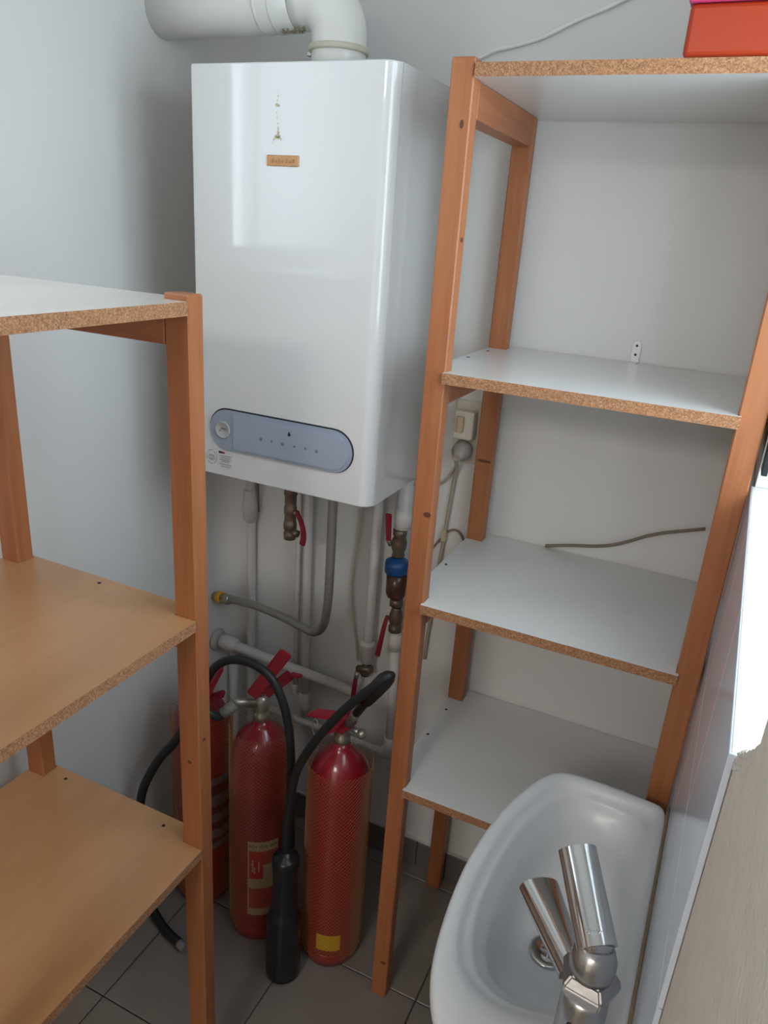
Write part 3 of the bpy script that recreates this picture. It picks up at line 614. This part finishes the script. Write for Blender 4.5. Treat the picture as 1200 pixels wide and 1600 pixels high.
# ------------------------------------------------------------------ fire extinguishers
RC = .070
def patch(parent, name, cx, cy, r, a0, a1, z0, z1, mat, lab=None):
    bm = bm_new(); n = max(2, int(abs(a1-a0)/.12)); A = []; B = []
    for k in range(n+1):
        a = a0+(a1-a0)*k/n; A.append(bm.verts.new((cx+r*math.cos(a), cy+r*math.sin(a), z0))); B.append(bm.verts.new((cx+r*math.cos(a), cy+r*math.sin(a), z1)))
    for k in range(n):
        f = bm.faces.new((A[k], A[k+1], B[k+1], B[k])); f.smooth = True
    return obj(name, bm, mat, parent, label=lab)
net_me = None
def extinguisher(cx, cy, label, net_top):
    t = thing('fire_extinguisher', label, 'fire extinguisher', (cx, cy, 0), 'red extinguishers under the boiler')
    prof = [(0, .004), (.040, .004), (.058, .008), (.0665, .020), (.0695, .040), (RC, .06), (RC, .495), (.0688, .515), (.064, .538), (.054, .560), (.040, .577), (.028, .588), (.021, .596), (.018, .606)]
    lathe_obj('cylinder', prof, (cx, cy, 0), redp, t, seg=48)
    lathe_obj('foot_ring', [(.055, .0), (.064, .0), (.0702, .022), (.0706, .040), (.0698, .042), (.062, .030)], (cx, cy, .0003), redp, t, seg=48)
    lathe_obj('valve_neck', [(.015, .604), (.0185, .606), (.0185, .622), (.014, .626), (.0165, .634), (.0175, .655), (.0125, .664), (.008, .668)], (cx, cy, 0), nickel, t, seg=20)
    # protective plastic net: two families of helical strands, joined
    bm = bm_new(); N = 44; R = RC+.0030; z0, z1 = .012, net_top; turn = (z1-z0)/R; steps = 44; w = .00034
    for fam in (1, -1):
        for s in range(N):
            prev = None
            for k in range(steps+1):
                u = k/steps; a = 2*math.pi*s/N + fam*turn*u*1.0; z = z0+(z1-z0)*u; rr = R if z > .04 else R-.012*(1-(z/.04))**1.5
                ring = [bm.verts.new((cx+(rr+dr)*math.cos(a+da/R), cy+(rr+dr)*math.sin(a+da/R), z)) for da, dr in ((-w, 0), (w, 0), (0, .0006))]
                if prev:
                    for q in range(3): bm.faces.new((prev[q], prev[(q+1) % 3], ring[(q+1) % 3], ring[q]))
                prev = ring
    o = obj('net_sleeve', bm, netm, t, kind='stuff', label='yellow plastic protective net', recalc=False)
    return t
def bar(bm, a, b, w, th, side):
    a, b = Vector(a), Vector(b); d = (b-a).normalized(); s = Vector(side); s = (s-d*s.dot(d)).normalized(); n = d.cross(s).normalized()
    vs = [[bm.verts.new(p+s*i*w/2+n*j*th/2) for i, j in ((-1, -1), (1, -1), (1, 1), (-1, 1))] for p in (a, b)]
    fs = [bm.faces.new(vs[0]), bm.faces.new(vs[1][::-1])]+[bm.faces.new((vs[0][k], vs[1][k], vs[1][(k+1) % 4], vs[0][(k+1) % 4])) for k in range(4)]
    bmesh.ops.recalc_face_normals(bm, faces=fs)
    bmesh.ops.bevel(bm, geom=list({e for f in fs for e in f.edges}), offset=min(th, w)*.25, segments=2, affect='EDGES')
# middle one
C1 = (.262, -.352)
e1 = extinguisher(*C1, 'middle red extinguisher with cream and red label, black hose looping above it', .598)
bm = bm_new(); bar(bm, (.243, -.362, .666), (.322, -.352, .796), .029, .012, (-.67, -.23, .43)); obj('carry_handle', bm, redh, e1, label='bright red tilted grip')
bm = bm_new(); bar(bm, (.262, -.344, .662), (.322, -.330, .730), .024, .008, (-.67, -.23, .5)); bar(bm, (.322, -.330, .730), (.348, -.328, .731), .012, .006, (.6, -.75, 0)); obj('squeeze_lever', bm, redlev, e1)
bm = bm_new(); add_tube(bm, [(.256, -.362, .650), (.225, -.395, .662), (.218, -.400, .660)], [.010, .010, .008], 12); add_tube(bm, [(.262, -.346, .650), (.235, -.340, .672)], .012, 12); obj('outlet', bm, nickel, e1)
tube_obj('hose_ferrule', [(.226, -.398, .660), (.204, -.418, .638)], .0125, plain('grey_green_ferrule', (.25, .26, .22), .45), e1, 14)
tube_obj('hose', [(.210, -.414, .642), (.198, -.424, .632), (.178, -.430, .640), (.166, -.430, .668), (.168, -.428, .710), (.188, -.425, .752), (.222, -.424, .782), (.262, -.424, .795), (.302, -.424, .792), (.336, -.424, .772), (.364, -.426, .725), (.380, -.428, .665), (.384, -.425, .60), (.376, -.410, .52), (.368, -.395, .44), (.366, -.385, .34), (.365, -.380, .27), (.365, -.380, .22)], .0092, blackr, e1, 14, 8)
lathe_obj('hose_nozzle', [(.010, .12), (.013, .118), (.0145, .02), (.012, 0)], (.365, -.380, .11), blackp, e1, seg=16)
ca = lambda cx, cy, x, y: math.atan2(y-cy, x-cx)
fa = math.atan2(-1.18, .78)     # direction from the cylinders to the camera
lb = patch(e1, 'label', *C1, RC+.0006, fa-.42, fa+.62, .090, .315, lab_c, 'cream paper label with red pictogram fields')
patch(lb, 'red_field', *C1, RC+.0012, fa-.36, fa+.10, .205, .288, lab_r); patch(lb, 'red_band', *C1, RC+.0012, fa+.10, fa+.60, .248, .288, lab_o)
patch(lb, 'faded_field', *C1, RC+.0012, fa-.36, fa+.60, .112, .175, lab_o)
for k, (a, z0, z1) in enumerate(((-.26, .226, .262), (-.20, .222, .240), (-.06, .226, .258), (-.30, .246, .250))):
    patch(lb, 'pictogram', *C1, RC+.0017, fa+a, fa+a+.05, z0, z1, lab_c)
bm = bm_new()
for k in range(17):
    a = fa-.36+.055*k; 
    if k % 6 == 5: continue
    vs = [bm.verts.new((C1[0]+(RC+.0012)*math.cos(q), C1[1]+(RC+.0012)*math.sin(q), z)) for q, z in ((a, .298), (a+.036, .298), (a+.036, .306), (a, .306))]; bm.faces.new(vs)
obj('print_line', bm, plain('brown_label_print', (.26, .17, .10), .6), lb)
# right one
C2 = (.455, -.330)
e2 = extinguisher(*C2, 'right red extinguisher with yellow label low down and a black horn beside it', .560)
bm = bm_new(); bar(bm, (.455, -.335, .672), (.392, -.345, .664), .028, .007, (.2, -.9, 0)); bar(bm, (.392, -.345, .664), (.378, -.347, .655), .012, .005, (.2, -.9, 0)); obj('squeeze_lever', bm, redh, e2)
bm = bm_new(); bar(bm, (.448, -.338, .640), (.482, -.335, .684), .034, .026, (.6, -.8, 0)); bar(bm, (.452, -.34, .645), (.418, -.345, .625), .022, .006, (.2, -.9, 0)); obj('carry_handle', bm, redh, e2)
bm = bm_new(); add_tube(bm, [(.475, -.336, .652), (.505, -.345, .655)], .007, 12); obj('safety_cap', bm, nickel, e2)
bm = bm_new(); bmesh.ops.create_uvsphere(bm, u_segments=14, v_segments=8, radius=.011, matrix=Matrix.Translation((.508, -.346, .655)))
for f in bm.faces: f.smooth = True
obj('knob', bm, nickel, e2)
pr = [(.400+.018*math.sin(2*math.pi*k/20)*.45, -.352, .634+.020*math.cos(2*math.pi*k/20)) for k in range(21)]
tube_obj('safety_ring', pr, .0012, zinc, e2, 6)
tube_obj('hose_ferrule', [(.476, -.345, .668), (.494, -.360, .702), (.507, -.373, .726)], [.010, .0095, .009], plain('grey_ferrule', (.22, .21, .20), .5), e2, 14)
tube_obj('hose', [(.505, -.372, .722), (.535, -.390, .775), (.565, -.405, .825), (.583, -.411, .855), (.592, -.417, .867), (.589, -.427, .868), (.575, -.430, .853), (.535, -.432, .806), (.490, -.434, .745), (.442, -.434, .664), (.406, -.436, .580), (.394, -.44, .49), (.391, -.446, .42), (.391, -.447, .35)], .0092, blackr, e2, 14, 8)
tube_obj('hose_sleeve', [(.535, -.396, .780), (.560, -.409, .820), (.580, -.418, .852), (.590, -.4215, .866), (.595, -.422, .874)], [.0155, .0165, .0165, .0135, .007], blackr, e2, 16)
hx, hy = .392, -.447
lathe_obj('horn', [(.0, .003), (.034, .003), (.040, .008), (.0405, .03), (.0395, .165), (.0375, .182), (.034, .192), (.030, .200), (.0285, .208), (.0275, .285), (.0290, .322), (.0305, .330), (.0305, .348), (.027, .353), (.016, .358), (.011, .368)], (hx, hy, 0), blackp, e2, seg=36, label='black discharge horn resting on the floor')
l2 = patch(e2, 'label', *C2, RC+.0006, fa-.62, fa+.20, .060, .108, lab_y, 'plain yellow label')
# left one
C3 = (.078, -.332)
e3 = extinguisher(*C3, 'left red extinguisher half hidden behind the rack post, hose touching the floor', .56)
bm = bm_new(); bar(bm, (.108, -.345, .612), (.142, -.335, .694), .026, .010, (.6, -.75, 0)); obj('carry_handle', bm, redh, e3)
bm = bm_new(); bar(bm, (.098, -.350, .590), (.150, -.340, .625), .020, .012, (.6, -.75, 0)); bar(bm, (.070, -.340, .655), (.112, -.345, .600), .02, .010, (.6, -.75, 0)); obj('squeeze_lever', bm, redlev, e3)
bm = bm_new(); add_tube(bm, [(.080, -.340, .645), (.098, -.375, .632), (.102, -.385, .622)], .010, 12); obj('outlet', bm, nickel, e3)
tube_obj('hose', [(.102, -.383, .628), (.100, -.405, .580), (.080, -.418, .530), (.058, -.424, .495), (.030, -.426, .455), (.000, -.428, .400), (-.024, -.430, .345), (-.038, -.430, .285), (-.042, -.432, .21), (-.036, -.440, .13), (-.018, -.452, .06), (.015, -.466, .018), (.055, -.486, .0125), (.100, -.503, .0125), (.140, -.512, .0125)], .011, blackr, e3, 14, 8)
lathe_obj('hose_tip', [(.009, 0), (.0105, .002), (.0105, .018), (.006, .022)], (.138, -.512, .0125), plain('grey_tip', (.22, .22, .22), .5), e3, axis=(.97, -.22, 0), seg=14)
l3 = patch(e3, 'label', *C3, RC+.0006, fa+.05, fa+1.15, .180, .395, lab_w, 'greyish label with dark red stripes')
for z0, z1 in ((.345, .375), (.290, .310), (.240, .262), (.200, .212)): patch(l3, 'dark_stripe', *C3, RC+.0012, fa+.08, fa+1.12, z0, z1, plain('dark_red_print', (.12, .015, .02), .5))

# ------------------------------------------------------------------ wash basin
def radial(poly, c, n):
    out = []
    for k in range(n):
        a = 2*math.pi*k/n; d = (math.cos(a), math.sin(a)); best = 0
        for i in range(len(poly)):
            x1, y1 = poly[i][0]-c[0], poly[i][1]-c[1]; x2, y2 = poly[(i+1) % len(poly)][0]-c[0], poly[(i+1) % len(poly)][1]-c[1]
            den = d[0]*(y2-y1)-d[1]*(x2-x1)
            if abs(den) < 1e-12: continue
            t = (x1*(y2-y1)-y1*(x2-x1))/den; s = (x1*d[1]-y1*d[0])/den
            if t > 0 and -1e-6 <= s <= 1+1e-6: best = max(best, t)
        out.append(best)
    return out
def chaikin(p, n=2):
    for _ in range(n):
        q = []
        for i in range(len(p)):
            a, b = p[i], p[(i+1) % len(p)]; q += [(a[0]*.75+b[0]*.25, a[1]*.75+b[1]*.25), (a[0]*.25+b[0]*.75, a[1]*.25+b[1]*.75)]
        p = q
    return p
bc = (1.0, -.68)
outer = chaikin([(1.1075, -.434), (1.1080, -.432), (1.060, -.428), (1.026, -.425), (.955, -.424), (.918, -.434), (.893, -.478), (.862, -.57), (.848, -.682), (.849, -.76), (.856, -.834), (.866, -.887), (.890, -.940), (.935, -.982), (1.0, -1.0), (1.05, -1.004), (1.0965, -1.004), (1.097, -1.003)], 2)
innr = chaikin([(1.090, -.455), (1.091, -.453), (1.03, -.447), (.965, -.447), (.936, -.457), (.915, -.495), (.886, -.575), (.873, -.680), (.874, -.76), (.880, -.815), (.898, -.860), (.935, -.885), (.980, -.885), (1.02, -.872), (1.082, -.866), (1.084, -.864)], 2)
step = chaikin([(1.080, -.475), (1.03, -.463), (.975, -.463), (.948, -.478), (.927, -.515), (.904, -.585), (.892, -.680), (.893, -.75), (.900, -.800), (.918, -.838), (.948, -.856), (.985, -.856), (1.02, -.845), (1.074, -.838)], 2)
low = chaikin([(1.062, -.52), (1.02, -.495), (.985, -.492), (.962, -.510), (.942, -.55), (.928, -.60), (.920, -.67), (.920, -.73), (.925, -.775), (.945, -.800), (.985, -.803), (1.03, -.785), (1.062, -.760)], 2)
bott = chaikin([(1.035, -.62), (1.0, -.60), (.965, -.61), (.945, -.65), (.944, -.69), (.960, -.725), (1.0, -.730), (1.032, -.71)], 2)
N = 96; dr = (.984, -.672)
def loop(poly, off=0, c=bc, sc=1): return [((c[0]+(r*sc-off)*math.cos(2*math.pi*k/N)), (c[1]+(r*sc-off)*math.sin(2*math.pi*k/N))) for k, r in enumerate(radial(poly, c, N))]
def clampx(L): return [(min(x, 1.1078+.018*(y+.5)), y) for x, y in L]
O = clampx(loop(outer)); I = loop(innr); ST = loop(step); LO = loop(low); BT = loop(bott)
mixl = lambda A, B, t: [(a[0]*(1-t)+b[0]*t, a[1]*(1-t)+b[1]*t) for a, b in zip(A, B)]
drain = [(dr[0]+.0235*math.cos(2*math.pi*k/N), dr[1]+.0235*math.sin(2*math.pi*k/N)) for k in range(N)]
seq = [(mixl(O, BT, .75), .600), (mixl(O, BT, .45), .625), (mixl(O, BT, .20), .680), (mixl(O, BT, .07), .735), (mixl(O, BT, .02), .768), (O, .782), (O, .792), (mixl(O, I, .10), .7975), (mixl(O, I, .30), .7995), (mixl(O, I, .62), .7985),
       (mixl(O, I, .88), .7955), (I, .7905), (mixl(I, ST, .30), .7845), (mixl(I, ST, .55), .7825), (mixl(I, ST, .75), .7790), (ST, .768), (mixl(ST, LO, .25), .7570), (mixl(ST, LO, .45), .7490), (mixl(ST, LO, .75), .722), (LO, .694), (mixl(LO, BT, .35), .676), (mixl(LO, BT, .75), .668), (BT, .6650), (mixl(BT, drain, .5), .6625), (drain, .6600)]
sk = thing('wash_basin', 'small white ceramic wash basin fixed to the tiled right wall', 'basin', (1.1, -.7, .6))
bm = bm_new(); rings = [[bm.verts.new((x, y, z)) for x, y in L] for L, z in seq]
for a, b in zip(rings, rings[1:]):
    for k in range(N): f = bm.faces.new((a[k], a[(k+1) % N], b[(k+1) % N], b[k])); f.smooth = True
bm.faces.new(rings[0][::-1]); f = bm.faces.new(rings[-1])
bowl = obj('basin', bm, ceram, sk, recalc=True)
sd = bowl.modifiers.new('smooth', 'SUBSURF'); sd.levels = 1; sd.render_levels = 1
lathe_obj('drain_ring', [(.0085, .0015), (.012, .0022), (.019, .0040), (.0255, .0048), (.0285, .0036), (.0285, .0012)], (dr[0], dr[1], .6612), chrome, sk, seg=40)
lathe_obj('drain_hole', [(0, .0005), (.012, .0005), (.012, -.0005)], (dr[0], dr[1], .6618), darkg, sk, seg=24)
bm = bm_new(); add_tube(bm, [(dr[0]-.012, dr[1], .6632), (dr[0]+.012, dr[1], .6632)], .0016, 6); add_tube(bm, [(dr[0], dr[1]-.012, .6632), (dr[0], dr[1]+.012, .6632)], .0016, 6); obj('drain_cross', bm, zinc, sk)
# sealant bead between basin and tile
bd_pts = [(1.1085+.018*(y+.5)-.0022, y, .7965) for y in [-.434-.03*k for k in range(20)]]
tube_obj('sealant_bead', bd_pts, .0026, seal, sk, 8, label='brown yellowed sealant line')
tube_obj('waste_pipe', [(1.0, -.68, .60), (1.0, -.68, .40), (1.02, -.68, .36), (1.06, -.67, .355), (1.105, -.67, .355)], .018, pipem, sk, 16)

# ------------------------------------------------------------------ tap
tp = thing('mixer_tap', 'chrome single-lever mixer tap standing on the near end of the basin', 'tap', (1.046, -.906, .80))
TX, TY = 1.046, -.906
lathe_obj('body', [(.0, -.0005), (.030, -.0005), (.031, .004), (.0285, .009), (.0262, .012), (.0255, .06), (.0250, .098), (.022, .104), (.0, .106)], (TX, TY, .7995), chromed, tp, seg=40)
lathe_obj('screw_hole', [(0, .0015), (.0028, .0015), (.0042, .0006), (.0042, 0)], (TX-.008, TY-.0240, .872), darkg, tp, axis=(-.3, -1, 0), seg=16)
# faceted collar
bm = bm_new(); cb = []
for zz, rr in ((.898, .0255), (.905, .0325), (.918, .0345), (.930, .026)):
    cb.append([bm.verts.new((TX+rr*math.cos(2*math.pi*(k+.15)/5), TY+.004+rr*math.sin(2*math.pi*(k+.15)/5), zz)) for k in range(5)])
for a, b in zip(cb, cb[1:]):
    for k in range(5): bm.faces.new((a[k], a[(k+1) % 5], b[(k+1) % 5], b[k]))
bm.faces.new(cb[0][::-1]); bm.faces.new(cb[-1])
bmesh.ops.recalc_face_normals(bm, faces=bm.faces); bmesh.ops.bevel(bm, geom=bm.edges[:], offset=.002, segments=2, affect='EDGES')
obj('collar', bm, chromed, tp)
lathe_obj('cartridge_dome', [(.023, .0), (.0245, .008), (.0240, .020), (.0205, .031), (.012, .038), (0, .040)], (TX, TY+.004, .928), chromed, tp, seg=32)
def arch(name, A, B, w0, w1, h0, h1, upv, th=None, n=14, m=14, bulge=0.0):
    """arched bar from A to B: the cross-section is a vault; th makes it a shell"""
    A, B = Vector(A), Vector(B); d = (B-A).normalized(); u = Vector(upv); u = (u-d*u.dot(d)).normalized(); s = d.cross(u).normalized()
    bm = bm_new(); rings = []
    for i in range(n+1):
        t = i/n; c = A.lerp(B, t) + u*bulge*math.sin(math.pi*t); w = w0+(w1-w0)*t; h = h0+(h1-h0)*t; rg = []
        for k in range(m+1):
            a = math.pi*k/m; rg.append(bm.verts.new(c + s*(-math.cos(a))*w/2 + u*(math.sin(a)**.8)*h))
        for k in range(m, -1, -1):
            a = math.pi*k/m; tt = th if th else h*.92
            rg.append(bm.verts.new(c + s*(-math.cos(a))*(w/2-(th or .001)) + u*(max((math.sin(a)**.8)*h-tt, -.001 if th else -h*.15))))
        rings.append(rg)
    L = len(rings[0])
    for a, b in zip(rings, rings[1:]):
        for k in range(L): f = bm.faces.new((a[k], a[(k+1) % L], b[(k+1) % L], b[k])); f.smooth = True
    bm.faces.new(rings[0][::-1]); bm.faces.new(rings[-1])
    o = obj(name, bm, chrome, tp)
    md = o.modifiers.new('split', 'EDGE_SPLIT'); md.split_angle = math.radians(50)
    return o
arch('spout', (1.030, -.893, .898), (.966, -.790, .893), .034, .052, .020, .018, (0, 0, 1), None)
arch('lever', (1.0475, -.905, .962), (1.003, -.822, 1.003), .043, .043, .015, .014, (-.3, -.35, 1), .004)
bm = bm_new(); add_tube(bm, [(1.046, -.900, .955), (1.040, -.888, .972)], [.019, .017], 24); obj('lever_boss', bm, chrome, tp)

for o in bpy.data.objects:
    if '_base' in o: del o['_base']
